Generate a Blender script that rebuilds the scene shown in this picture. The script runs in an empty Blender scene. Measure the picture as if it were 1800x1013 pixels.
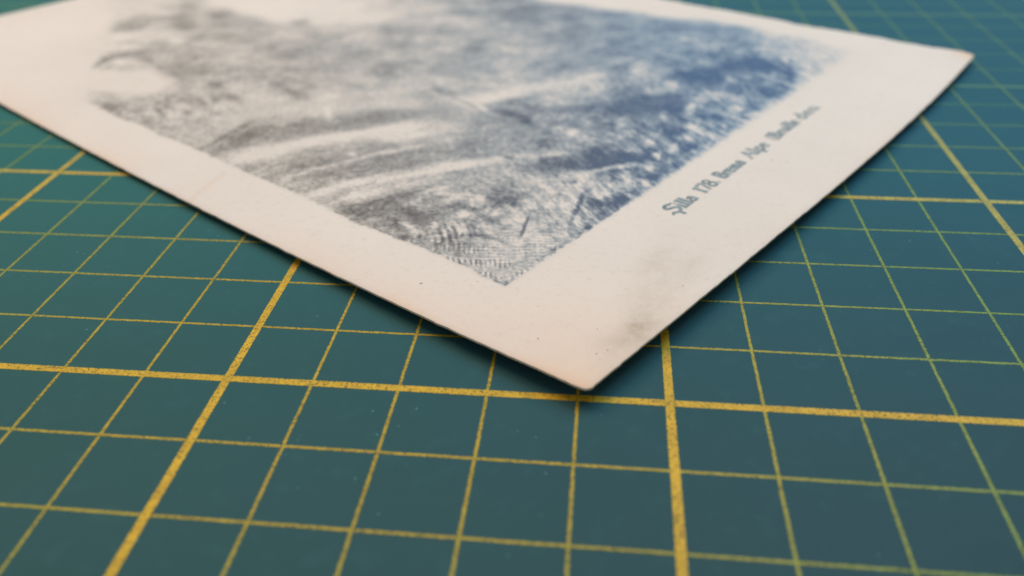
import bpy, bmesh, math, random
import numpy as np
from mathutils import Matrix, Vector

random.seed(7)
rng = np.random.default_rng(11)
S = bpy.context.scene
COL = S.collection
CM = 0.01                       # everything is laid out in centimetres

# ------------------------------------------------------------------ camera
cam = bpy.data.cameras.new('camera')
cam.sensor_width = 36.0
cam.lens = 29.32
cam.clip_start = 0.005
cam.clip_end = 20.0
cam.dof.use_dof = True
cam.dof.focus_distance = 0.1045
cam.dof.aperture_fstop = 16.0
cam_ob = bpy.data.objects.new('camera', cam)
COL.objects.link(cam_ob)
cam_R = ((0.99427, 0.10517, -0.01894), (-0.04309, 0.55679, 0.82954), (0.09779, -0.82397, 0.55813))
CAMP = np.array([4.128, -6.9476, 6.1274])
M = Matrix((cam_R[0], cam_R[1], cam_R[2])).transposed().to_4x4()
M.translation = Vector(CAMP * CM)
cam_ob.matrix_world = M
S.camera = cam_ob

# ------------------------------------------------------------------ world, lamps, exposure
world = bpy.data.worlds.new('World')
S.world = world
world.use_nodes = True
bg = world.node_tree.nodes['Background']
bg.inputs['Color'].default_value = (1.0, 0.96, 0.92, 1)
bg.inputs['Strength'].default_value = 0.29


def area(name, loc, target, size, power, color, size_y=None):
    l = bpy.data.lights.new(name, 'AREA')
    l.shape = 'RECTANGLE'
    l.size = size
    l.size_y = size_y or size
    l.energy = power
    l.color = color
    o = bpy.data.objects.new(name, l)
    COL.objects.link(o)
    o.location = loc
    d = Vector(target) - Vector(loc)
    o.rotation_euler = d.to_track_quat('-Z', 'Y').to_euler()
    return o


area('warm_lamp', (-0.34, 0.44, 0.84), (-0.02, 0.07, 0), 0.60, 6.5, (1.0, 0.70, 0.50))
area('cool_window', (0.40, 0.58, 0.84), (0.08, 0.10, 0), 0.64, 6.3, (0.50, 0.83, 1.0))

S.view_settings.view_transform = 'Standard'
S.view_settings.look = 'None'
S.view_settings.exposure = 0.07
S.view_settings.gamma = 1.0


# ------------------------------------------------------------------ helpers
def obj(name, verts, faces, mat, parent=None, smooth=False, loc=None):
    """verts in cm"""
    me = bpy.data.meshes.new(name)
    v = np.asarray(verts, np.float64) * CM
    f = np.asarray(faces, np.int32)
    k = f.shape[1]
    me.vertices.add(len(v))
    me.vertices.foreach_set('co', v.astype(np.float32).ravel())
    me.loops.add(f.size)
    me.loops.foreach_set('vertex_index', f.ravel())
    me.polygons.add(len(f))
    me.polygons.foreach_set('loop_start', np.arange(0, f.size, k, dtype=np.int32))
    me.polygons.foreach_set('loop_total', np.full(len(f), k, np.int32))
    me.update(calc_edges=True)
    me.validate()
    if smooth:
        me.polygons.foreach_set('use_smooth', np.ones(len(me.polygons), bool))
    me.materials.append(mat)
    o = bpy.data.objects.new(name, me)
    COL.objects.link(o)
    if parent:
        o.parent = parent
    if loc is not None:
        o.location = Vector(loc) * CM
    return o


def fattr(o, name, data):
    a = o.data.attributes.new(name, 'FLOAT', 'POINT')
    a.data.foreach_set('value', np.asarray(data, np.float32).ravel())


class NT:
    def __init__(s, name):
        s.m = bpy.data.materials.new(name)
        s.m.use_nodes = True
        s.t = s.m.node_tree
        s.t.nodes.clear()
        s.out = s.t.nodes.new('ShaderNodeOutputMaterial')
        s.co = s.t.nodes.new('ShaderNodeTexCoord').outputs['Object']

    def n(s, typ, **kw):
        x = s.t.nodes.new('ShaderNode' + typ)
        for k, v in kw.items():
            setattr(x, k, v)
        return x

    def link(s, a, b):
        s.t.links.new(a, b)

    def setin(s, sock, v):
        if isinstance(v, bpy.types.NodeSocket):
            s.link(v, sock)
        elif v is not None:
            sock.default_value = v

    def math(s, op, a, b=None, c=None, clamp=False):
        x = s.n('Math', operation=op, use_clamp=clamp)
        for i, v in enumerate((a, b, c)):
            s.setin(x.inputs[i], v)
        return x.outputs[0]

    def ramp(s, v, lo, hi, a=0.0, b=1.0, smooth=True):
        x = s.n('MapRange', interpolation_type='SMOOTHSTEP' if smooth else 'LINEAR')
        for i, q in enumerate((v, lo, hi, a, b)):
            s.setin(x.inputs[i], q)
        return x.outputs[0]

    def mapping(s, scale=(1, 1, 1), loc=(0, 0, 0), rot=(0, 0, 0), co=None):
        x = s.n('Mapping')
        s.link(co or s.co, x.inputs['Vector'])
        x.inputs['Scale'].default_value = scale
        x.inputs['Location'].default_value = loc
        x.inputs['Rotation'].default_value = rot
        return x.outputs[0]

    def noise(s, scale, detail=2, rough=.5, co=None, dist=0.0):
        x = s.n('TexNoise')
        s.link(co or s.co, x.inputs['Vector'])
        x.inputs['Scale'].default_value = scale
        x.inputs['Detail'].default_value = detail
        x.inputs['Roughness'].default_value = rough
        x.inputs['Distortion'].default_value = dist
        return x.outputs['Fac']

    def vor(s, scale, feature='F1', co=None, rand=1.0):
        x = s.n('TexVoronoi', feature=feature)
        s.link(co or s.co, x.inputs['Vector'])
        x.inputs['Scale'].default_value = scale
        x.inputs['Randomness'].default_value = rand
        return x

    def mix(s, f, a, b, mode='MIX'):
        x = s.n('Mix', data_type='RGBA', blend_type=mode)
        s.setin(x.inputs[0], f)
        s.setin(x.inputs[6], a if not isinstance(a, tuple) else (*a, 1))
        s.setin(x.inputs[7], b if not isinstance(b, tuple) else (*b, 1))
        return x.outputs[2]

    def attr(s, name):
        return s.n('Attribute', attribute_name=name).outputs['Fac']

    def bump(s, h, dist, strength=1.0, normal=None):
        x = s.n('Bump')
        x.inputs['Strength'].default_value = strength
        x.inputs['Distance'].default_value = dist
        s.link(h, x.inputs['Height'])
        if normal:
            s.link(normal, x.inputs['Normal'])
        return x.outputs[0]

    def bsdf(s, color, rough, normal=None, spec=0.5):
        b = s.n('BsdfPrincipled')
        s.setin(b.inputs['Base Color'], color if not isinstance(color, tuple) else (*color, 1))
        s.setin(b.inputs['Roughness'], rough)
        s.setin(b.inputs['Specular IOR Level'], spec)
        if normal:
            s.link(normal, b.inputs['Normal'])
        s.link(b.outputs[0], s.out.inputs[0])
        return b


# ------------------------------------------------------------------ materials
def mat_rubber():
    m = NT('green_vinyl')
    fine = m.noise(2600, 2, .55)
    mid = m.noise(420, 3, .6)
    big = m.noise(22, 4, .55)
    # colour cast of the light put into the vinyl: greener left, bluer right
    sx = m.n('SeparateXYZ')
    m.link(m.co, sx.inputs[0])
    drift = m.math('ADD', m.ramp(sx.outputs[0], -.09, .13), m.math('MULTIPLY', m.math('SUBTRACT', big, .5), .2), clamp=True)
    back = m.ramp(sx.outputs[1], -.04, .08)             # vignette put into the colour: weaker in front, stronger at the back
    near_c = m.mix(drift, (0.021, 0.088, 0.084), (0.021, 0.058, 0.080))
    far_c = m.mix(drift, (0.010, 0.130, 0.124), (0.008, 0.092, 0.142))
    c1 = m.mix(back, near_c, far_c)
    c2 = m.mix(.05, c1, (0.06, 0.20, 0.20))
    col = m.mix(m.ramp(big, .3, .7), c1, c2)
    col = m.mix(m.math('MULTIPLY', m.ramp(mid, .5, .8), .12), col, (0.050, 0.170, 0.180))
    # pale dust specks, gathered in patches
    sp = m.vor(1500)
    patch = m.ramp(m.noise(75, 3, .6), .52, .68)
    speck = m.math('MULTIPLY', m.math('LESS_THAN', sp.outputs['Distance'], .20), patch)
    keep = m.math('GREATER_THAN', m.n('SeparateColor').outputs[0], .5)
    sep = m.n('SeparateColor')
    m.link(sp.outputs['Color'], sep.inputs[0])
    speck = m.math('MULTIPLY', speck, m.math('GREATER_THAN', sep.outputs[0], .93))
    col = m.mix(m.math('MULTIPLY', speck, .42), col, (0.16, 0.40, 0.42))
    # hairline scuffs: stretched noise ridges
    for rot, off in ((.5, 3), (-.9, 9), (1.7, 17)):
        c = m.mapping((40, 900, 1), (off, off, 0), (0, 0, rot))
        sc = m.ramp(m.noise(1.0, 2, .5, co=c), .735, .78)
        gate = m.ramp(m.noise(60, 2, .5, co=m.mapping((1, 1, 1), (off * .1, 0, 0))), .56, .66)
        col = m.mix(m.math('MULTIPLY', m.math('MULTIPLY', sc, gate), .13), col, (0.12, 0.32, 0.34))
    rough = m.ramp(m.noise(160, 3, .6), .3, .7, .70, .80)
    nrm = m.bump(m.math('ADD', m.math('MULTIPLY', fine, .55), m.math('MULTIPLY', mid, .45)), .00006, .55)
    b = m.bsdf(col, .86, nrm, .36)
    b.inputs['Specular Tint'].default_value = (1.0, 0.92, 0.90, 1)
    return m.m


def mat_ink(name, thin, across):
    """printed yellow line: broken up by the pebbled vinyl, thinner and greener at its rim"""
    m = NT(name)
    e = m.math('ABSOLUTE', m.attr('across'))            # 0 centre, 1 outer rim
    jag = m.noise(2300, 2, .6)
    jag2 = m.noise(700, 2, .5)
    rim = m.math('ADD', e, m.math('MULTIPLY', m.math('SUBTRACT', jag, .5), .85 if thin else .34))
    rim = m.math('ADD', rim, m.math('MULTIPLY', m.math('SUBTRACT', jag2, .5), .45 if thin else .16))
    core = m.ramp(rim, .50 if thin else .80, .72 if thin else .92, 1, 0)
    halo = m.ramp(rim, .86 if thin else .93, 1.0, 1, 0)
    pit = m.vor(2500, co=m.mapping((1, 1, 1)))
    p1 = m.ramp(pit.outputs['Distance'], .16, .30, 1, 0)
    sep = m.n('SeparateColor')
    m.link(pit.outputs['Color'], sep.inputs[0])
    p1 = m.math('MULTIPLY', p1, m.math('GREATER_THAN', sep.outputs[1], .40))
    p2 = m.ramp(m.noise(2600, 2, .6), .56, .64)
    pits = m.math('MAXIMUM', p1, p2)
    pits = m.math('MULTIPLY', pits, m.ramp(m.noise(120, 2, .5), .35, .6, .55, 1.0))
    sx = m.n('SeparateXYZ')
    m.link(m.co, sx.inputs[0])
    # lens blur fringing painted into the ink: gold turns weak green away from the front
    dx = m.math('SUBTRACT', sx.outputs[0], .020)
    dx = m.math('MULTIPLY', dx, m.ramp(dx, -.002, .002, .88, 1.12, False))
    dy = m.math('ADD', sx.outputs[1], .002)
    dy = m.math('MULTIPLY', dy, m.ramp(dy, -.001, .001, 1.9, 1.15, False))
    dist = m.math('SQRT', m.math('ADD', m.math('MULTIPLY', dx, dx), m.math('MULTIPLY', dy, dy)))
    fringe = m.ramp(dist, *((.018, .090) if thin else (.060, .115)))
    fringe2 = m.ramp(dist, .10, .19)
    if across:
        fringe2 = m.ramp(sx.outputs[1], .055, .095)
    var = m.ramp(m.noise(500, 3, .6), .3, .7, .84, 1.10)
    y = m.mix(fringe, (0.43, 0.285, 0.018) if thin else (0.58, 0.36, 0.016), (0.15, 0.25, 0.05) if thin else (0.36, 0.345, 0.08))
    y = m.mix(m.math('MULTIPLY', fringe2, .9 if across else .55), y, (0.035, 0.20, 0.135))
    sc = m.n('VectorMath', operation='SCALE')
    m.link(y, sc.inputs[0])
    m.link(var, sc.inputs['Scale'])
    edge = m.mix(.5, sc.outputs[0], (0.05, 0.26, 0.045))
    col = m.mix(core, edge, sc.outputs[0])
    col = m.mix(m.math('MULTIPLY', pits, .80), col, (0.09, 0.10, 0.045))
    nrm = m.bump(m.math('SUBTRACT', m.noise(1800, 2, .6), m.math('MULTIPLY', pits, .8)), .00009, .7)
    b = m.bsdf(col, .55, nrm, .35)
    tr = m.n('BsdfTransparent')
    mx = m.n('MixShader')
    m.link(m.math('MULTIPLY', halo, m.math('ADD', m.math('MULTIPLY', core, .35), .65)), mx.inputs[0])
    m.link(tr.outputs[0], mx.inputs[1])
    m.link(b.outputs[0], mx.inputs[2])
    m.link(mx.outputs[0], m.out.inputs[0])
    return m.m


def paper_nodes(m):
    fib = m.noise(900, 4, .65)
    fine = m.noise(2600, 2, .6)
    blot = m.noise(26, 4, .55)
    col = m.mix(m.ramp(blot, .3, .7), (0.685, 0.632, 0.590), (0.725, 0.672, 0.630))
    col = m.mix(m.math('MULTIPLY', m.ramp(fib, .52, .72), .42), col, (0.585, 0.54, 0.50))
    col = m.mix(m.math('MULTIPLY', m.ramp(fine, .60, .72), .34), col, (0.55, 0.50, 0.44))
    return col, fib, fine


def mat_paper():
    m = NT('aged_card')
    col, fib, fine = paper_nodes(m)
    col = m.mix(m.attr('foxing'), col, (0.73, 0.52, 0.38))
    dirt = m.math('MULTIPLY', m.attr('dirt'), m.ramp(m.noise(650, 4, .7), .25, .72, .55, 1.1))
    col = m.mix(dirt, col, (0.35, 0.285, 0.195))
    # scattered tiny dark flecks
    fl = m.vor(420)
    sep = m.n('SeparateColor')
    m.link(fl.outputs['Color'], sep.inputs[0])
    f = m.math('MULTIPLY', m.math('LESS_THAN', fl.outputs['Distance'], .09), m.math('GREATER_THAN', sep.outputs[0], .93))
    col = m.mix(m.math('MULTIPLY', f, .6), col, (0.16, 0.14, 0.12))
    nrm = m.bump(m.math('ADD', m.math('MULTIPLY', fib, .6), m.math('MULTIPLY', fine, .4)), .00005, .5)
    m.bsdf(col, .62, nrm, .3)
    return m.m


def mat_core():
    m = NT('card_cut_edge')
    lay = m.noise(1.0, 3, .6, co=m.mapping((900, 900, 9000)))
    col = m.mix(m.ramp(lay, .3, .7), (0.55, 0.47, 0.37), (0.76, 0.68, 0.58))
    m.bsdf(col, .8, m.bump(lay, .00006, .6), .2)
    return m.m


def mat_picture():
    m = NT('printed_picture')
    paper, fib, fine = paper_nodes(m)
    ink = m.attr('ink')
    tone = m.attr('tone')
    grain = m.noise(1500, 3, .7)
    grain2 = m.noise(1.0, 3, .65, co=m.mapping((1500, 420, 1), rot=(0, 0, 1.2)))
    g = m.math('ADD', m.math('MULTIPLY', m.math('SUBTRACT', grain, .5), .9), m.math('MULTIPLY', m.math('SUBTRACT', grain2, .5), .9))
    mid = m.math('MULTIPLY', m.math('MULTIPLY', ink, m.math('SUBTRACT', 1.15, ink)), 1.5)
    d = m.math('ADD', ink, m.math('MULTIPLY', g, mid), clamp=True)
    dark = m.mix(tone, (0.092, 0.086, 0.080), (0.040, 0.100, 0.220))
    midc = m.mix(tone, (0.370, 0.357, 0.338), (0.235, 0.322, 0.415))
    col = m.mix(m.ramp(d, 0, .5, 0, 1, False), paper, midc)
    col = m.mix(m.ramp(d, .5, 1, 0, 1, False), col, dark)
    nrm = m.bump(m.math('ADD', m.math('MULTIPLY', fib, .6), m.math('MULTIPLY', fine, .4)), .00005, .5)
    m.bsdf(col, m.math('SUBTRACT', .60, m.math('MULTIPLY', ink, .12)), nrm, .35)
    return m.m


def mat_caption():
    m = NT('caption_ink')
    w = m.ramp(m.noise(1200, 2, .6), .3, .7)
    col = m.mix(w, (0.16, 0.23, 0.27), (0.30, 0.37, 0.41))
    m.bsdf(col, .6, None, .3)
    return m.m


RUBBER = mat_rubber()
PAPER = mat_paper()
CORE = mat_core()
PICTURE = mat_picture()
CAPTION = mat_caption()

# ------------------------------------------------------------------ cutting mat
X0, X1, Y0, Y1 = -19.6, 25.4, -8.7, 21.3
TH = 0.30


def build_mat():
    bm = bmesh.new()
    r = 0.6
    ring = []
    for cx, cy, a0 in ((X1 - r, Y1 - r, 0), (X0 + r, Y1 - r, 90), (X0 + r, Y0 + r, 180), (X1 - r, Y0 + r, 270)):
        for k in range(7):
            a = math.radians(a0 + 15 * k)
            ring.append((cx + r * math.cos(a), cy + r * math.sin(a)))
    cx, cy = (X0 + X1) / 2, (Y0 + Y1) / 2

    def lay(z, inset):
        out = []
        for x, y in ring:
            d = math.hypot(x - cx, y - cy)
            out.append(bm.verts.new(((x - (x - cx) / d * inset) * CM, (y - (y - cy) / d * inset) * CM, z * CM)))
        return out
    levels = [lay(-TH, .02), lay(-TH + .02, 0), lay(-.02, 0), lay(0, .02)]
    n = len(ring)
    for a, b in zip(levels, levels[1:]):
        for i in range(n):
            bm.faces.new((a[i], a[(i + 1) % n], b[(i + 1) % n], b[i]))
    bm.faces.new(levels[-1])
    bm.faces.new(levels[0][::-1])
    bmesh.ops.translate(bm, verts=bm.verts, vec=Vector((0, 0, TH * CM)))
    me = bpy.data.meshes.new('cutting_mat')
    bm.to_mesh(me)
    bm.free()
    me.materials.append(RUBBER)
    o = bpy.data.objects.new('cutting_mat', me)
    COL.objects.link(o)
    o.location = (0, 0, -TH * CM)
    o['label'] = 'blue-green cutting mat printed with a yellow centimetre grid, lying flat under the card'
    o['category'] = 'cutting mat'
    return o


MAT = build_mat()


def mat_table():
    m = NT('grey_laminate')
    c = m.mix(m.ramp(m.noise(30, 5, .6), .3, .7), (0.20, 0.19, 0.18), (0.26, 0.25, 0.235))
    m.bsdf(c, .55, None, .35)
    return m.m


bx, by = (X0 + X1) / 2, (Y0 + Y1) / 2
tv = [(bx + sx * 70, by + sy * 45, z) for z in (-TH - 2.4, -TH) for sx, sy in ((-1, -1), (1, -1), (1, 1), (-1, 1))]
table = obj('table_top', tv, [(3, 2, 1, 0), (4, 5, 6, 7), (0, 1, 5, 4), (1, 2, 6, 5), (2, 3, 7, 6), (3, 0, 4, 7)], mat_table())
table['kind'] = 'structure'

INKS = {(thin, across): mat_ink('yellow_line_ink', thin, across) for thin in (False, True) for across in (False, True)}


def line(vertical, k):
    thick = k % 5 == 0
    w = .110 if thick else .047
    a, b = (Y0 + .7, Y1 - .3) if vertical else (X0 + .6, X1 - .4)
    n = int((b - a) / .1)
    s = np.linspace(a, b, n + 1)
    cols = (-1, -.5, 0, .5, 1)
    wob = np.interp(s, np.linspace(a, b, 40), rng.normal(0, .0012, 40))
    z = (.0016 if vertical else .0010) + (.0012 if thick else 0)
    vs, ac = [], []
    for e in cols:
        o = k + e * w / 2 + wob
        zz = np.full_like(s, z + TH)
        vs.append(np.stack([o, s, zz] if vertical else [s, o, zz], 1))
        ac.append(np.full(n + 1, e))
    v = np.concatenate(vs)
    i = np.arange(n)
    f = []
    for c in range(4):
        p, q = c * (n + 1) + i, (c + 1) * (n + 1) + i
        f.append(np.stack([p, q, q + 1, p + 1] if vertical is False else [p, p + 1, q + 1, q], 1)[:, ::-1])
    o = obj('grid_line', v, np.concatenate(f), INKS[(not thick, not vertical)], MAT)
    fattr(o, 'across', np.concatenate(ac))


for k in range(-19, 26):
    line(True, k)
for k in range(-8, 22):
    line(False, k)

# ------------------------------------------------------------------ the card: its sheet as a surface
Q = dict(x=4.1112, y=-0.1525, a=0.9749, L=13.989, H=20.5332,
         z=(0.2605, 0.0894, -0.6054, 0.4537, -0.5293, 0.4163, 0.1984))
L, H = Q['L'], Q['H']
EU = np.array([math.cos(Q['a']), math.sin(Q['a'])])
EV = np.array([-EU[1], EU[0]])
THK = 0.030
CEN = np.array([Q['x'], Q['y']]) + EU * L / 2 + EV * H / 2


def height(u, v):
    s, t = u / 14, v / 21
    c = Q['z']
    z = c[0] + c[1] * s + c[2] * s * s + c[3] * s ** 3 + c[4] * t + c[5] * t * t + c[6] * s * t
    return z - .066 * np.exp(-((s - .50) ** 2 + (t - .50) ** 2) / .045)


def sheet(u, v, lift=0.0):
    """card coordinates (cm along the caption edge, cm up the picture) -> scene cm, relative to the card's base"""
    p = EU[None] * u[:, None] + EV[None] * v[:, None] + np.array([Q['x'], Q['y']])[None] - CEN[None]
    return np.column_stack([p, height(u, v) + lift])


def side(s, k0, k1, k2):
    return -(4 * s * (1 - s) * (k0 + 2 * k1 * (s - .5) + 8 * k2 * (s - .5) ** 2))


def cutedge(u, v):
    """the card is not cut quite true: bowed sides, blunted corners, small chips"""
    s, t = u / L, v / H
    dv = (-4 * .1522 * s * (1 - s) - 8 * .0466 * s * (1 - s) * (s - .5)) * (1 - t)
    du = side(t, .1651, -.0219, .0410) * (1 - s) + side(t, -.0295, .0022, .0309) * s
    return u + du, v + dv


card = bpy.data.objects.new('printed_card', None)
card.empty_display_size = .02
COL.objects.link(card)
card.location = (CEN[0] * CM, CEN[1] * CM, 0)
card['label'] = 'old cream card with a blue-grey landscape print and a caption, lying across the cutting mat'
card['category'] = 'postcard'


def vnoise(x, y, seed):
    """smooth value noise"""
    g = np.random.default_rng(seed).random((257, 257)) - .5
    xi, yi = np.floor(x).astype(int), np.floor(y).astype(int)
    fx, fy = x - xi, y - yi
    fx, fy = fx * fx * (3 - 2 * fx), fy * fy * (3 - 2 * fy)
    xi, yi = xi % 256, yi % 256
    return ((g[yi, xi] * (1 - fx) + g[yi, xi + 1] * fx) * (1 - fy) + (g[yi + 1, xi] * (1 - fx) + g[yi + 1, xi + 1] * fx) * fy)


def fbm(x, y, seed, oct=4, rough=.55):
    r, a, n = 0, 1, 0
    for k in range(oct):
        r = r + a * vnoise(x * 2 ** k + 17.3 * k, y * 2 ** k + 5.1 * k, seed + k)
        n += a
        a *= rough
    return r / n * 2


def grid_faces(nu, nv, flip=False):
    i, j = np.meshgrid(np.arange(nu - 1), np.arange(nv - 1))
    a = (j * nu + i).ravel()
    f = np.stack([a, a + 1, a + nu + 1, a + nu], 1)
    return f[:, ::-1] if flip else f


def graded(a, b, d0, d1):
    out, x = [a], a
    while x < b:
        x += d0 + (d1 - d0) * min(1, (x - a) / (b - a))
        out.append(min(x, b))
    return np.array(out)


def build_card():
    us = np.concatenate([[0, .03, .07], np.linspace(.13, L - .13, 190), [L - .07, L - .03, L]])
    vs = np.concatenate([[0, .03, .07], np.linspace(.13, H - .13, 260), [H - .07, H - .03, H]])
    nu, nv = len(us), len(vs)
    U, V = np.meshgrid(us, vs)
    U, V = U.ravel(), V.ravel()
    u, v = U.copy(), V.copy()
    # blunt corners
    for cu, cv, r in ((0, 0, .062), (L, 0, .05), (0, H, .2), (L, H, .2)):
        a, b = np.clip(r - np.abs(U - cu), 0, None), np.clip(r - np.abs(V - cv), 0, None)
        on = (a > 0) & (b > 0)
        m, l = np.maximum(a, b), np.hypot(a, b) + 1e-9
        k = m / l
        su, sv = (1 if cu == 0 else -1), (1 if cv == 0 else -1)
        u = np.where(on, cu + su * (r - a * k), u)
        v = np.where(on, cv + sv * (r - b * k), v)
    u, v = cutedge(u, v)
    # ragged cut: every rim wanders a little, the far rim is chipped
    rim = lambda d: np.exp(-(d / .09) ** 2)
    u = u + rim(U) * .006 * fbm(V * 4, V * 0, 3) + rim(U) * .006 * fbm(V * 22, V * 0, 5)
    v = v + rim(V) * .008 * fbm(U * 4, U * 0, 8) + rim(V) * .006 * fbm(U * 22, U * 0, 13)
    tip = np.exp(-(U ** 2 + V ** 2) / .05)
    u = u + tip * .022 * fbm(V * 14 + U * 9, U * 5, 15)
    v = v + tip * .022 * fbm(U * 14 - V * 9, V * 5, 17)
    chip = np.clip(fbm(V * 1.3, V * 0, 21) - .05, 0, 1) * .16 + fbm(V * 6, V * 0, 23) * .035
    u = u - rim(L - U) * chip
    z0 = height(u, v)
    edge = np.minimum(np.minimum(U, L - U), np.minimum(V, H - V))
    top = sheet(u, v) - np.column_stack([U * 0, U * 0, .012 * np.exp(-(edge / .035) ** 2)])
    o = obj('card_face', top, grid_faces(nu, nv), PAPER, card, True)
    # stains
    fox = .52 * np.exp(-U / .26) * np.clip(.55 + fbm(V * .8, U, 31), 0, 1.2)
    fox += .30 * np.exp(-((U - .2) ** 2 + (V - .5) ** 2) / 1.2) + .16 * np.exp(-(U ** 2 + V ** 2) / 14)
    fox += .28 * np.exp(-V / .16) * np.clip(.5 + fbm(U * .7, V, 37), 0, 1.2)
    fox += .9 * np.exp(-((U - L) ** 2 + V ** 2) / .16)
    dirt = np.zeros_like(U)

    def blob(pu, pv, ru, rv, ang, amt):
        c, s_ = math.cos(ang), math.sin(ang)
        a, b = (U - pu) * c + (V - pv) * s_, -(U - pu) * s_ + (V - pv) * c
        return amt * np.exp(-((a / ru) ** 2 + (b / rv) ** 2))
    wv = 1 + .9 * fbm(U * 3, V * 3, 41)
    dirt += (blob(1.20, .20, .55, .17, .1, .55) + blob(.95, .33, .28, .14, -.5, .22) + blob(2.55, .74, .85, .27, .35, .30) + blob(2.95, .50, .5, .2, .2, .16) + blob(1.55, .42, .6, .2, .3, .10)
             + blob(2.3, .25, .7, .25, 0, .05) + blob(4.2, .3, .8, .2, 0, .05)) * np.clip(wv, 0, 2) * .85
    for pu, pv, r in ((.563, .288, .02), (.689, .227, .02), (.385, .989, .017), (.47, .21, .014), (.95, .52, .016)):
        dirt += blob(pu, pv, r, r, 0, .0)
    # faint crease from the left rim towards the picture
    fox += .40 * np.exp(-((V - 7.45 - (U) * .5) / .025) ** 2) * (U < .95)
    dirt += .22 * np.exp(-((V - 7.50 - (U) * .5) / .02) ** 2) * (U < .95)
    dirt += .25 * np.exp(-((edge) / .012) ** 2)
    fattr(o, 'foxing', np.clip(fox, 0, 1))
    fattr(o, 'dirt', np.clip(dirt, 0, 1))
    # underside and cut rim
    bot = top - np.array([0, 0, THK])
    idx = np.concatenate([np.arange(nu), nu * np.arange(1, nv) + nu - 1, nu * (nv - 1) + np.arange(nu - 2, -1, -1), nu * np.arange(nv - 2, 0, -1)])
    rt, rb = top[idx], bot[idx]
    mid = (rt + rb) / 2
    c = mid.mean(0)
    dirn = mid[:, :2] - c[:2]
    dirn /= np.linalg.norm(dirn, axis=1)[:, None]
    mid[:, :2] += dirn * (.004 + .003 * rng.normal(0, 1, len(idx)))[:, None]
    n = len(idx)
    i = np.arange(n)
    j = (i + 1) % n
    vv = np.concatenate([rt, mid, rb])
    f = np.concatenate([np.stack([i, i + n, j + n, j], 1), np.stack([i + n, i + 2 * n, j + 2 * n, j + n], 1)])
    obj('cut_edge', vv, f, CORE, card)
    bb = obj('card_back', bot, grid_faces(nu, nv, True), PAPER, card, True)
    fattr(bb, 'foxing', np.full(len(bot), .1))
    fattr(bb, 'dirt', np.full(len(bot), .1))
    # stray dark flecks near the tip
    fv, ff = [], []
    for pu, pv, r in ((.563, .288, .013), (.689, .227, .013), (.385, .989, .011), (.50, .20, .007), (.95, .55, .008), (2.2, 1.1, .007), (.9, 1.4, .007)):
        b0 = len(fv)
        for k in range(7):
            a = k * 2 * math.pi / 7
            rr = r * (.7 + .6 * random.random())
            fv.append((pu + rr * math.cos(a), pv + rr * .8 * math.sin(a)))
        ff += [(b0, b0 + k, b0 + k + 1) for k in range(1, 6)]
    fv = np.array(fv)
    sp = obj('ink_speck', sheet(fv[:, 0], fv[:, 1], .003), ff, CAPTION, card)
    sp['kind'] = 'stuff'


build_card()


# ------------------------------------------------------------------ the printed picture
# Tonal sketch of the landscape, in the photograph's own drawing units; it is laid onto the card's surface below.
# base: (x, y, darkness)
BASE = """150 40 .0|130 120 0|60 60 0|240 20 .12|330 20 .30|420 10 .05|480 5 0|560 10 .06|640 15 .14|720 20 .22|800 25 .34|860 30 .42|930 30 .52|1010 40 .46|1080 50 .50|1180 60 .52|1270 70 .48
230 60 .22|300 70 .30|380 60 .40|460 60 .36|540 70 .34|620 70 .38|700 70 .38|780 80 .40|860 80 .42|940 70 .46|1020 90 .46|1100 95 .50|1200 100 .52|1290 95 .55|1370 85 .22|1430 95 .14
200 140 .02|260 145 .02|320 120 .45|390 110 .44|450 110 .36|520 110 .36|600 120 .36|680 120 .40|760 120 .38|840 125 .38|900 130 .36|980 120 .44|1060 120 .48|1140 130 .42|1220 140 .60|1300 140 .60|1370 145 .55|1420 140 .2
200 190 .38|260 190 .36|320 180 .38|380 180 .34|440 180 .24|500 180 .22|560 180 .22|640 160 .28|700 160 .26|780 150 .30|860 150 .28|940 165 .30|1020 160 .34|1100 180 .65|1180 180 .70|1240 195 .50|1300 190 .40|1340 180 .35
240 215 .36|300 225 .34|360 235 .34|430 210 .28|500 200 .24|600 190 .22|700 190 .24|800 195 .36|860 200 .45|940 210 .52|1020 210 .52|1100 220 .52|1180 225 .60|1240 225 .45|1290 220 .3
400 260 .35|450 270 .20|520 250 .35|600 230 .30|700 235 .20|780 235 .26|860 240 .46|940 250 .50|1010 245 .46|1090 250 .46|1160 250 .5|1220 255 .5
450 305 .40|520 300 .38|600 285 .38|680 270 .40|760 265 .40|840 265 .44|920 275 .42|1000 280 .55|1080 285 .75|1150 280 .60|1200 275 .45
520 330 .40|580 330 .40|640 300 .40|720 300 .30|800 300 .30|880 300 .32|960 310 .35|1030 320 .24|1100 320 .28|1150 310 .45
560 355 .22|640 345 .22|720 335 .30|800 335 .34|870 325 .36|940 330 .24|1010 345 .20|1070 350 .38|1120 340 .45
640 385 .45|700 385 .55|760 370 .60|830 360 .48|890 355 .42|950 360 .24|1010 370 .22|1060 375 .40
740 420 .42|800 420 .36|860 405 .30|920 395 .18|980 390 .18|1030 400 .28
790 440 .36|850 440 .36|910 430 .24|970 425 .22|830 470 .34|880 480 .36|930 465 .28|890 498 .45"""
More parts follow.
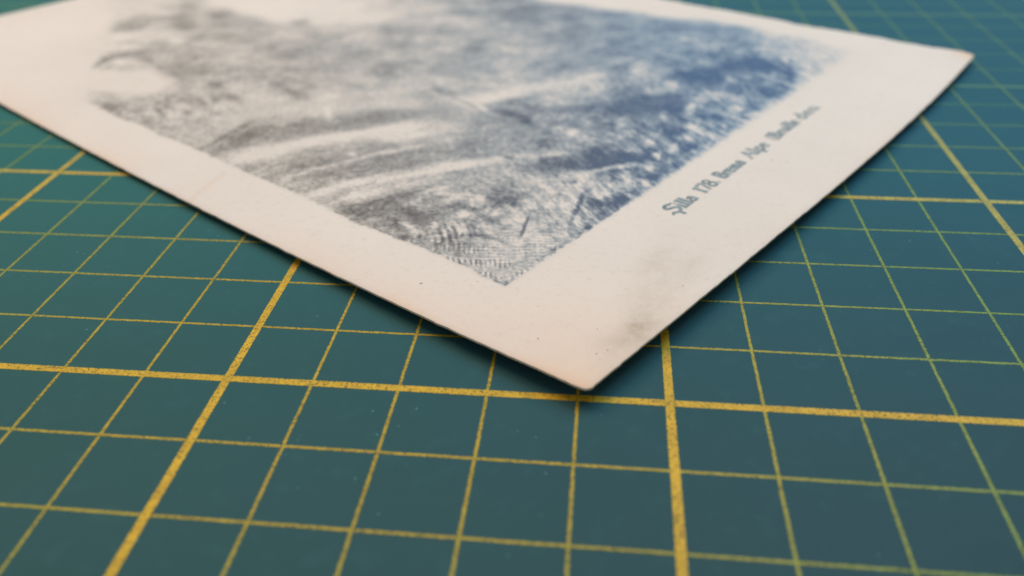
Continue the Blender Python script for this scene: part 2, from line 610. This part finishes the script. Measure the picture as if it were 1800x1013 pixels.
# dabs: x y rx ry angle(deg, screen-wise clockwise) darkness strength
DABS = """215 60 60 16 0 .06 .8|200 84 40 6 0 .04 .8|180 110 22 4 -25 .56 .9|200 101 26 5 -14 .58 .9|232 94 34 7 -8 .54 .9|262 100 26 8 10 .50 .9|190 118 14 3 -20 .40 .7|268 112 20 5 20 .50 .8|255 78 24 3 -4 .44 .8|215 76 20 2.5 -6 .36 .7|235 50 20 4 -8 .52 .8|262 40 22 5 0 .50 .8|290 32 30 5 0 .46 .7|210 52 14 3 -6 .40 .7|300 78 30 6 5 .52 .7|
210 190 24 5 10 .46 .6|209 108 9 5 0 .02 .9|222 124 30 5 -5 .10 .6|240 117 35 6 -5 .25 .6|248 38 35 7 -5 .42 .7|221 45 26 4 -8 .40 .7|304 66 18 5 0 .42 .6|325 44 26 9 -5 .62 .8|387 26 22 9 0 .55 .7
342 98 20 9 10 .60 .7|325 127 16 8 30 .56 .7|384 148 12 8 0 .62 .7|357 66 30 6 0 .44 .6|300 88 22 8 0 .48 .7|290 60 14 5 0 .05 .7|310 72 12 5 0 .06 .7|360 75 20 5 0 .22 .5|400 130 30 10 0 .45 .5
621 87 28 11 -5 .56 .7|505 100 26 5 3 .52 .6|500 120 26 4 3 .46 .5|526 41 18 6 0 .48 .5|437 41 40 10 5 .46 .5|470 52 60 3 12 .30 .5|600 20 70 14 5 .06 .7|690 14 50 10 5 .16 .5|480 6 45 14 8 .0 1|450 16 26 9 20 .02 .8|560 22 60 8 8 .10 .6
210 190 26 6 14 .46 .6|283 198 14 6 50 .64 .7|298 189 12 5 30 .6 .6|357 181 14 6 30 .62 .7|331 198 10 6 0 .56 .6|408 172 18 6 15 .62 .7|378 175 8 7 60 .62 .7|270 219 22 8 20 .50 .6|320 188 14 5 0 .1 .6|305 204 14 5 -20 .12 .6|345 200 8 5 0 .15 .6|385 190 14 5 0 .15 .5
480 192 60 10 -10 .20 .7|514 164 30 9 22 .62 .8|540 150 16 5 10 .50 .5|560 185 40 9 -8 .18 .6|430 205 60 9 -22 .24 .6
390 262 40 5 -28 .62 .6|400 250 20 10 -20 .50 .6|380 268 16 9 -30 .64 .7|430 240 34 12 -24 .66 .8|470 232 30 13 -8 .60 .8|520 226 36 14 -6 .58 .8|570 226 40 13 -4 .62 .8|620 216 36 12 -8 .62 .8|665 208 40 10 -8 .62 .8|720 202 40 6 -6 .55 .6|577 196 5 9 -15 .05 .9|582 208 6 6 0 .2 .6|497 220 8 4 0 .25 .6
348 264 12 3 -30 .7 .7|385 245 34 2.2 -30 .75 .8|425 224 22 2 -28 .70 .8
430 278 40 8 -18 .06 .9|490 262 40 8 -16 .06 .9|545 250 40 8 -13 .06 .9|600 241 40 7 -10 .07 .9|660 232 40 7 -9 .08 .9|712 225 34 8 -8 .10 .8|778 224 30 6 -8 .12 .6|740 236 40 5 -6 .12 .6
452 301 26 2.5 -24 .2 .7|535 304 38 2.5 -14 .14 .8|575 294 26 2.5 -6 .16 .7|617 272 8 3 0 .06 .9|640 276 50 3 -14 .14 .8|705 264 45 3 -12 .14 .8|520 325 20 5 -20 .3 .6|500 318 10 4 -40 .2 .6|680 290 60 12 -10 .44 .5|600 310 60 12 -12 .44 .5|590 330 50 12 -14 .46 .5|705 275 26 6 -8 .52 .6
570 337 34 8 -16 .10 .8|626 320 40 6 -12 .08 .9|691 313 40 6 -8 .08 .9|750 302 44 7 -9 .06 .9|810 290 44 6 -9 .08 .9|880 279 50 5 -8 .10 .9|955 274 34 3 -6 .16 .8|1000 270 26 3 -3 .2 .7|700 330 50 6 -10 .14 .7|615 347 28 5 -18 .08 .8|650 340 30 4 -16 .08 .7
625 373 20 9 25 .66 .8|655 366 26 9 0 .64 .8|690 352 30 8 -10 .62 .8|735 340 34 7 -12 .60 .8|712 372 26 11 10 .72 .8|740 386 20 12 20 .95 .9|775 378 24 9 0 .76 .8|797 366 26 8 -10 .72 .8|868 354 22 8 0 .68 .8|903 349 18 8 -10 .72 .8|880 335 26 8 -6 .62 .7|690 388 26 10 30 .60 .8|770 350 30 6 -10 .55 .6
840 372 50 9 0 .68 .7|820 392 40 9 5 .58 .6|760 404 40 10 15 .60 .6|880 360 34 8 0 .66 .6|700 400 20 8 30 .66 .6|950 350 20 6 -5 .5 .5|930 372 24 5 0 .42 .5|965 372 20 5 10 .40 .5|985 392 22 5 -20 .42 .5|960 410 24 5 -10 .40 .5|935 430 26 5 -10 .40 .5|1005 415 16 4 -30 .45 .5|975 440 20 4 -35 .5 .5
761 334 30 4 -12 .10 .8|797 349 26 5 -12 .12 .8|780 341 14 5 0 .12 .7|818 377 9 6 0 .04 1|844 348 9 8 0 .10 .9|870 377 9 4 -5 .02 1|811 404 9 7 30 .12 .8|766 395 9 5 20 .16 .8|716 397 10 5 20 .16 .8|830 356 6 7 0 .12 .8|855 372 5 7 40 .2 .7|730 410 8 6 40 .2 .7|790 396 8 8 0 .25 .7|848 398 16 6 0 .2 .6|890 368 18 6 -5 .15 .7|905 378 16 8 0 .18 .7
750 421 18 3 20 .62 .7|775 421 22 3 -8 .66 .8|805 416 22 2.6 -8 .72 .9|835 414 20 2.6 2 .74 .9|862 418 18 2.6 14 .74 .9|882 426 12 2.4 25 .62 .8|820 428 40 7 6 .46 .6|780 436 24 5 20 .42 .5
840 460 7 4 20 .8 .8|889 499 8 4 0 .85 .9|860 486 22 5 26 .55 .6|930 468 12 5 -35 .45 .5|910 485 14 4 -35 .45 .5
926 390 3 8 20 .88 .95|921 401 3 8 20 .88 .95|917 412 3 7 20 .86 .95|1022 350 4 8 20 .72 .9|1017 362 4 9 20 .74 .9|1011 375 4 9 20 .70 .9|1004 392 4 9 20 .60 .8|1028 340 10 3 -30 .5 .7|1002 398 8 7 0 .5 .6
960 294 34 10 0 .80 .8|990 288 30 9 -6 .82 .8|1028 292 26 9 5 .90 .9|1060 285 30 8 0 .84 .9|1052 274 26 6 0 .76 .8|1100 281 34 7 -4 .88 .9|1135 277 22 8 -4 .84 .8|940 300 20 7 0 .62 .7
1002 313 28 4 -8 .10 .8|1052 300 34 4 -10 .07 .9|1100 292 30 3.5 -8 .08 .9|1009 321 6 3.5 -10 .72 .9|985 330 20 8 0 .16 .6|960 345 26 8 0 .18 .6|1000 350 10 6 0 .2 .5|960 318 26 5 -8 .3 .5|975 345 10 5 0 .42 .5|1075 315 16 6 20 .5 .6|990 352 10 5 20 .40 .5
1052 357 14 8 20 .72 .8|1082 355 22 9 -20 .84 .9|1100 346 14 8 -25 .80 .8|1119 335 14 7 -30 .78 .8|1147 311 16 10 -35 .84 .9|1169 298 14 8 -35 .82 .9|1126 309 12 7 25 .72 .8|1136 323 8 6 40 .06 .8|1093 325 18 5 20 .10 .7|1060 343 12 5 -20 .12 .8|1112 347 4 9 -60 .15 .7|1140 296 8 6 0 .15 .7|1072 370 3 9 -40 .2 .6|1030 402 18 5 -30 .5 .7|1055 374 18 6 -30 .52 .7|1040 372 8 8 20 .5 .5
1213 260 16 7 -20 .88 .9|1191 258 10 5 0 .55 .6|1156 274 7 6 0 .10 .9|1178 284 5 6 0 .12 .9|1190 272 10 7 0 .70 .7|1180 265 7 5 0 .2 .7
1155 183 42 12 0 .97 .95|1117 187 36 10 -6 .86 .9|1080 194 34 7 -10 .82 .9|1040 190 40 6 -8 .76 .8|1000 193 30 5 -6 .70 .7|1185 193 12 8 30 .9 .8|1216 134 38 11 -4 .82 .9|1255 137 14 12 0 .86 .9|1293 115 24 8 -12 .84 .9|1330 112 30 9 0 1.0 .95|1350 118 16 8 10 .92 .9|1281 108 7 12 -10 .84 .8|1387 128 9 16 5 .75 .8|1349 164 20 8 15 .86 .9|1329 140 16 7 0 .70 .7|1379 155 10 7 0 .72 .7|1320 150 18 6 0 .62 .6
1360 132 8 6 0 .22 .8|1280 141 10 5 0 .3 .7|1346 150 8 4 0 .34 .6|1260 205 13 7 10 .92 .9|1237 204 12 6 0 .80 .8|1321 188 10 8 0 .72 .8|1291 193 15 10 0 .10 .9|1216 189 10 8 -20 .10 .9|1176 152 20 8 0 .14 .8|1238 171 22 8 0 .16 .8|1270 165 20 6 0 .25 .6|1117 131 14 10 0 .24 .7|1150 160 20 6 0 .28 .6|1164 205 7 7 0 .12 .9|1150 215 20 5 0 .35 .5|1175 232 24 11 -10 .86 .9|1200 230 9 6 0 .90 .8|1139 252 12 8 0 .14 .8|1186 255 6 4 0 .12 .8|1210 240 12 6 -20 .2 .8|1117 279 14 7 0 .85 .7|1215 222 12 5 0 .25 .7|1293 211 16 7 -30 .42 .6|1249 246 14 6 -30 .5 .6|1155 232 10 6 0 .3 .6
926 27 60 20 5 .58 .7|1015 42 26 10 10 .54 .6|1100 52 40 9 8 .56 .6|896 86 22 6 0 .24 .7|778 87 20 6 0 .26 .6|834 87 15 6 0 .62 .8|780 98 20 4 0 .56 .7|680 50 14 6 0 .52 .6|727 107 14 6 0 .60 .7|686 118 28 7 -5 .56 .7|668 127 18 6 0 .52 .6|769 157 9 5 20 .62 .8|627 151 24 6 10 .42 .6|700 128 10 3 0 .18 .6
994 116 14 5 0 .66 .7|1074 100 22 9 -10 .64 .7|1015 73 16 6 0 .55 .5|1089 118 14 6 0 .72 .7|1060 78 14 5 0 .32 .5|960 90 30 10 0 .34 .5|800 40 60 12 0 .24 .5|740 60 30 6 0 .34 .4
846 172 40 8 -4 .08 .9|900 162 40 7 -12 .12 .8|955 153 40 6 -14 .16 .7|1040 136 40 6 -10 .2 .7|815 184 20 2.5 30 .10 .5|770 168 26 3 22 .14 .4|848 190 10 4 30 .08 .8|800 172 40 1.4 33 .55 .35|830 186 20 1.4 33 .55 .4|790 160 14 4 20 .5 .6|815 165 14 3 20 .4 .6
890 199 26 6 14 .80 .9|922 212 18 6 30 .80 .9|912 178 26 5 -4 .55 .6|940 190 22 5 10 .66 .7|985 193 26 5 0 .68 .7|870 187 16 5 0 .45 .5|955 249 22 6 0 .70 .8|985 217 22 4 -8 .70 .7|896 278 8 4 0 .72 .8|1044 272 24 7 0 .82 .8|970 283 24 5 0 .72 .7|1006 237 9 6 0 .24 .8|1089 219 9 7 0 .2 .8|1025 245 8 6 0 .28 .7|1074 222 12 6 0 .70 .7|850 227 8 4 -30 .2 .7|845 266 8 5 40 .2 .6|1095 235 14 5 0 .3 .6|1110 262 10 8 0 .3 .6|1060 240 12 6 0 .55 .6|860 250 40 6 -10 .52 .5|1040 205 20 5 0 .6 .6"""


def parse(txt):
    return np.array([[float(x) for x in q.split()] for q in txt.replace('\n', '|').split('|') if q.strip()])


def screen(p):
    d = (p - CAMP) @ np.array(cam_R).T
    return 900 - 1465.84 * d[:, 0] / d[:, 2], 506.5 + 1465.84 * d[:, 1] / d[:, 2]


def darkness(u, v):
    p = sheet(u, v) + np.array([CEN[0], CEN[1], 0])
    # leaf- and stroke-sized wobble, in card space, before looking the sketch up
    wu = .050 * fbm(u * 2.2, v * 2.2, 51, 4, .7) + .016 * fbm(u * 16, v * 16, 55, 2)
    wv = .065 * fbm(u * 2.2, v * 2.2, 61, 4, .7) + .020 * fbm(u * 16, v * 16, 65, 2)
    k = np.clip((v - 1.5) / 6 + (u - 3.2) / 7, .16, 1)
    wu, wv = wu * k, wv * k
    p = p.copy()
    p[:, :2] += EU[None] * wu[:, None] + EV[None] * wv[:, None]
    x, y = screen(p)
    B = parse(BASE)
    num, den = np.zeros_like(x), np.zeros_like(x)
    for bx, by, d in B:
        w = 1 / ((((x - bx) / 1.0) ** 2 + ((y - by) * 1.9) ** 2) / 900 + .35) ** 2.2
        num += w * d
        den += w
    D = num / den
    for bx, by, rx, ry, ang, d, k in parse(DABS):
        a = math.radians(ang)
        dx, dy = x - bx, y - by
        R = max(rx, ry) * 2
        on = np.nonzero((np.abs(dx) < R) & (np.abs(dy) < R))[0]
        dx, dy = dx[on], dy[on]
        e = ((dx * math.cos(a) + dy * math.sin(a)) / rx) ** 2 + ((-dx * math.sin(a) + dy * math.cos(a)) / ry) ** 2
        w = k ** .5 * np.clip(1.04 / (1 + e ** 1.8) - .04, 0, 1)
        D[on] = D[on] * (1 - w) + d * w
    return np.clip(.5 + 1.30 * (D - .43), 0, 1.0), x, y


def build_picture():
    us = graded(.90, 13.35, .0125, .042)
    vs = graded(1.93, 20.2, .0125, .060)
    nu, nv = len(us), len(vs)
    U, V = np.meshgrid(us, vs)
    u, v = U.ravel(), V.ravel()
    D, x, y = darkness(u, v)
    # texture: strokes that follow the slope, upright grass strokes, mottled leaves, and an even pen grain over all
    ang = -.60
    a, b = u * np.cos(ang) + v * np.sin(ang), -u * np.sin(ang) + v * np.cos(ang)
    streak = .55 * fbm(a * 2.6, b * 9, 71, 4, .75) + .75 * fbm(a * 7, b * 15, 73, 3, .8)
    ga, gb = u * .90 - v * .42, u * .42 + v * .90
    grass = .75 * fbm(ga * 9, gb * 2.4, 75, 3, .75) + .75 * fbm(ga * 15, gb * 5, 77, 3, .8)
    leaf = .8 * fbm(u * 3.6, v * 3.6, 81, 3, .7) + .95 * fbm(u * 11, v * 9, 83, 3, .8)
    fleck = np.clip(np.abs(fbm(u * 6, v * 6, 85, 3, .7)) * 2.2 - .25, -.25, .5)
    ground = np.clip((v - 3.9) / 1.2, 0, 1) * np.clip((10.5 - v) / 3, 0, 1) * np.clip((6 - u) / 2, 0, 1)
    meadow = np.clip((4.6 - v) / 1.5, 0, 1) * np.clip((u - 1.8) / 1.2, 0, 1)
    rest = np.clip(1 - ground - meadow, 0, 1)
    T = ground * (streak * .85 + .10) + meadow * grass + rest * (leaf - .25 * fleck)
    quiet = np.exp(-((v - 10.2) / 1.9) ** 2) * np.clip((4.2 - u) / 1.2, 0, 1)
    T = T * (1 - .6 * quiet) * (1 - .35 * np.clip((v - 11.5) / 2, 0, 1)) * (1 - .5 * np.clip(u - 11.6, 0, 1))
    cloud = fbm(u * 1.5, v * 1.5, 141, 4, .6) * rest + fbm(a * .9, b * 2.6, 143, 3, .6) * ground * .6
    Dc = np.clip(D, 0, 1)
    D = D + .07 * meadow
    amp = .05 + .20 * meadow + .17 * ground + 1.75 * Dc * (1.06 - Dc)
    calm = np.clip((v - 3.6) / 3.6, 0, .92) * np.clip((u - 2.2) / 3.0, 0, 1)
    D = D + .09 * ground * np.clip(1 - np.abs(D - .42) * 4, 0, 1)
    D = D + cloud * .80 * np.clip(amp, 0, .42) * (1 - .7 * quiet)
    D = D + T * amp * (1.0 - .80 * calm) * (1 - .42 * ground * np.clip((v - 4.6) / 1.2, 0, 1))
    grain = fbm(u * 26, v * 20, 87, 2, .8)
    D = D + grain * .55 * np.clip(amp, 0, .5) * (1 - .6 * calm)
    # pen work in the near corner: fine ruling, rows of upright dashes along the left side
    c = np.exp(-np.clip(np.hypot((u - 1.35) / .95, (v - 2.5) / .85), 0, 3) ** 4)
    w1 = .67 * u - .74 * v + .034 * fbm(u * 2.6, v * 2.6, 91, 3)
    w2 = .79 * u + .61 * v + .034 * fbm(u * 2.6, v * 2.6, 93, 3)
    brk = np.clip(.60 + 2.0 * fbm(u * 5, v * 5, 98), 0, 1)
    dash = np.clip(np.sin(w1 * 92), -.55, 1) * np.clip(.62 + .9 * np.sin(w2 * 17 + 5 * fbm(u * 1.5, v * 1.5, 96)), 0, 1)
    left = np.exp(-((u - 1.05) / .38) ** 2)
    D = D * (1 - .42 * c) + .42 * c * (.27 + .12 * fbm(u * 1.6, v * 1.6, 92))
    D = D + c * brk * (.52 * left * dash + (1 - left) * (.20 * np.sin(w2 * 76) + .16 * np.clip(np.sin(w1 * 92), 0, 1)))
    fan = np.exp(-(((u - 1.6) / .45) ** 2 + ((v - 3.5) / .30) ** 2))
    D = D + fan * .40 * brk * np.sin((u * .8 - v * .62) * 62 + 4 * fbm(u * 2, v * 2, 95))
    edge_d = np.exp(-((u - 1.03) / .05) ** 2) * (v < 4) + np.exp(-((v - 2.06) / .05) ** 2) * (u < 3)
    D = D + .55 * edge_d * np.clip(fbm(u * 12, v * 12, 94, 2), -.2, 1)
    # frame of the print: crisp but rough along the near sides, faded away at the far ones
    lo_u = 1.0 + .035 * fbm(v * 9, v * 0, 101, 3, .8) + .07 * np.clip(fbm(v * 1.2, v * 0, 103), -1, .4)
    lo_u = lo_u - .02 * np.clip((v - 8), 0, 3)
    lo_v = 2.00 + .03 * fbm(u * 6, u * 0, 105) + .05 * (u - 4.5) / 8 * (u > 4.5)
    soft = .028
    D = D * np.clip((u - lo_u) / soft, 0, 1) * np.clip((v - lo_v) / (soft * (1 + 1.1 * np.clip(u - 3, 0, 9))), 0, 1)
    far = 12.55 + .25 * fbm(v * 1.2, v * 0, 111) + .5 * np.exp(-((v - 4.5) / 1.6) ** 2) - .35 * np.clip((v - 7.5) / 2, 0, 1)
    D = D * np.clip((far - u) / .5 + .5, 0, 1)
    D = D * np.clip((x - 142 + 22 * fbm(u * 2, v * 2, 113)) / 26, 0, 1)
    D = np.where(D > .70, .70 + .80 * (D - .70), D) + .10 * fbm(u * 7, v * 6, 151, 3, .7) * (D > .55)
    D = np.clip(D, 0, 1)
    # sheen and cool cast put into the tint: grey-brown left half to blue right
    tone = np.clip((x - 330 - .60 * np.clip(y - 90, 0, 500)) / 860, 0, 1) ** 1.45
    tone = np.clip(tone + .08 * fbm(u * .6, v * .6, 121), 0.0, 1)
    f = grid_faces(nu, nv)
    keep = (D[f].max(1) > .004)
    f = f[keep]
    used = np.unique(f)
    remap = np.zeros(nu * nv, np.int32)
    remap[used] = np.arange(len(used))
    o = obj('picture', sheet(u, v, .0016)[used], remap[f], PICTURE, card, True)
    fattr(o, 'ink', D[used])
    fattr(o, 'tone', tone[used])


build_picture()

# ------------------------------------------------------------------ caption lettering: heavy stems, thin joins, small feet
T_, H_ = .15, .06        # stem, hairline (in cap heights)


def arc(cx, cy, rx, ry, a0, a1, n=10):
    return [(cx + rx * math.cos(math.radians(a0 + (a1 - a0) * i / n)), cy + ry * math.sin(math.radians(a0 + (a1 - a0) * i / n))) for i in range(n + 1)]


def foot(x, y, w=.13):
    return ([(x - w, y), (x + w, y)], H_)


G = {
    'S': (.95, [(arc(.55, .92, .30, .24, 20, 200) + arc(.50, .38, .34, .32, 90, -150), .13), ([(.90, 1.02), (.93, 1.14)], .16), ([(.02, .28), (.08, .16)], .22),
                ([(.38, -.26), (.52, -.22)], .20), (arc(.45, .10, .30, .34, -60, -110, 5), .07)]),
    'i': (.32, [([(.16, 0), (.16, .62)], T_), foot(.16, 0), ([(.06, .62), (.16, .62)], H_), ([(.13, .86), (.19, .86)], .13)]),
    'l': (.32, [([(.16, 0), (.16, 1.05)], T_), foot(.16, 0), ([(.05, 1.05), (.16, 1.05)], H_)]),
    'a': (.58, [(arc(.26, .20, .18, .20, 0, 360, 14), .09), ([(.44, 0), (.44, .45)], T_), (arc(.27, .43, .18, .19, 5, 160), .08), ([(.44, .02), (.56, .02)], H_)]),
    '1': (.42, [([(.22, 0), (.22, 1.0)], T_), foot(.22, 0), ([(.06, .86), (.22, 1.0)], H_)]),
    '7': (.56, [([(.05, .97), (.50, .97)], .12), ([(.50, .97), (.22, 0)], .11), ([(.05, .97), (.05, .8)], H_)]),
    '8': (.58, [(arc(.28, .74, .19, .24, 0, 360, 16), .10), (arc(.28, .25, .24, .26, 0, 360, 16), .11)]),
    '.': (.26, [([(.08, .05), (.16, .05)], .14)]),
    'B': (.74, [([(.16, 0), (.16, 1.0)], .17), ([(.03, 0), (.35, 0)], H_), ([(.03, 1.0), (.35, 1.0)], H_), ([(.16, .53), (.36, .53)], H_), (arc(.34, .765, .24, .235, 90, -90), .12), (arc(.36, .265, .28, .265, 90, -90), .13)]),
    'r': (.44, [([(.14, 0), (.14, .62)], T_), foot(.14, 0), (arc(.30, .44, .14, .17, 150, 50, 5), .08), ([(.36, .55), (.41, .52)], .12)]),
    'e': (.52, [(arc(.26, .30, .20, .30, 0, 310, 14), .10), ([(.08, .32), (.46, .32)], H_)]),
    'm': (.94, [([(.14, 0), (.14, .62)], T_), ([(.45, 0), (.45, .5)], T_), ([(.78, 0), (.78, .5)], T_), foot(.14, 0), foot(.45, 0), foot(.78, 0), (arc(.30, .46, .15, .15, 170, 10, 6), H_), (arc(.62, .46, .16, .15, 170, 10, 6), H_)]),
    'A': (.82, [([(.06, 0), (.40, 1.05)], .07), ([(.40, 1.05), (.74, 0)], .16), ([(.18, .36), (.62, .36)], H_), foot(.06, 0), foot(.72, 0)]),
    'p': (.60, [([(.14, -.30), (.14, .62)], T_), foot(.14, -.30), (arc(.32, .31, .20, .30, 120, -150, 12), .10)]),
    '(': (.40, [(arc(.62, .42, .50, .78, 130, 230, 10), .08)]),
    'u': (.64, [([(.14, .12), (.14, .62)], T_), ([(.48, 0), (.48, .62)], T_), (arc(.30, .16, .17, .15, 190, 350, 6), .07), ([(.48, .02), (.60, .02)], H_), ([(.03, .6), (.14, .6)], H_)]),
    'd': (.62, [([(.46, 0), (.46, 1.05)], T_), (arc(.26, .30, .20, .30, 50, 310, 12), .10), ([(.34, 1.05), (.46, 1.05)], H_), ([(.46, .02), (.58, .02)], H_)]),
    'n': (.64, [([(.14, 0), (.14, .62)], T_), ([(.48, 0), (.48, .46)], T_), foot(.14, 0), foot(.48, 0), (arc(.31, .44, .17, .17, 170, 5, 6), H_)]),
}
CAP = .235
WORDS = (('Silla', 3.95, 4.63), ('178.', 4.81, 5.34), ('Brema', 5.45, 6.22), ('Alpe', 6.40, 7.12), ('(Bruille', 7.33, 8.38), ('den', 8.48, 9.26))


def build_caption():
    P, F = [], []
    z = 0
    for word, u0, u1 in WORDS:
        tot = sum(G[c][0] for c in word)
        k = (u1 - u0) / tot
        pen = u0
        for c in word:
            w, strokes = G[c]
            for pts, th in strokes:
                z += 1
                for (ax, ay), (bx, by) in zip(pts, pts[1:]):
                    pa, pb = np.array((pen + ax * k, ay * CAP)), np.array((pen + bx * k, by * CAP))
                    d = pb - pa
                    ln = np.linalg.norm(d)
                    if ln < 1e-6:
                        continue
                    d /= ln
                    nrm = np.array((-d[1], d[0])) * th * CAP * .95
                    pa, pb = pa - d * .004, pb + d * .004
                    b = len(P)
                    for q in (pa - nrm, pb - nrm, pb + nrm, pa + nrm):
                        P.append((q[0], q[1], .0030 + .00002 * (z % 40)))
                    F.append((b, b + 1, b + 2, b + 3))
            pen += w * k
    P = np.array(P)
    base = 1.285 + .10 * np.clip((P[:, 0] - 3.9) / 5.3, 0, 1)
    s = sheet(P[:, 0], base + P[:, 1])
    s[:, 2] += P[:, 2]
    obj('caption', s, F, CAPTION, card)


build_caption()
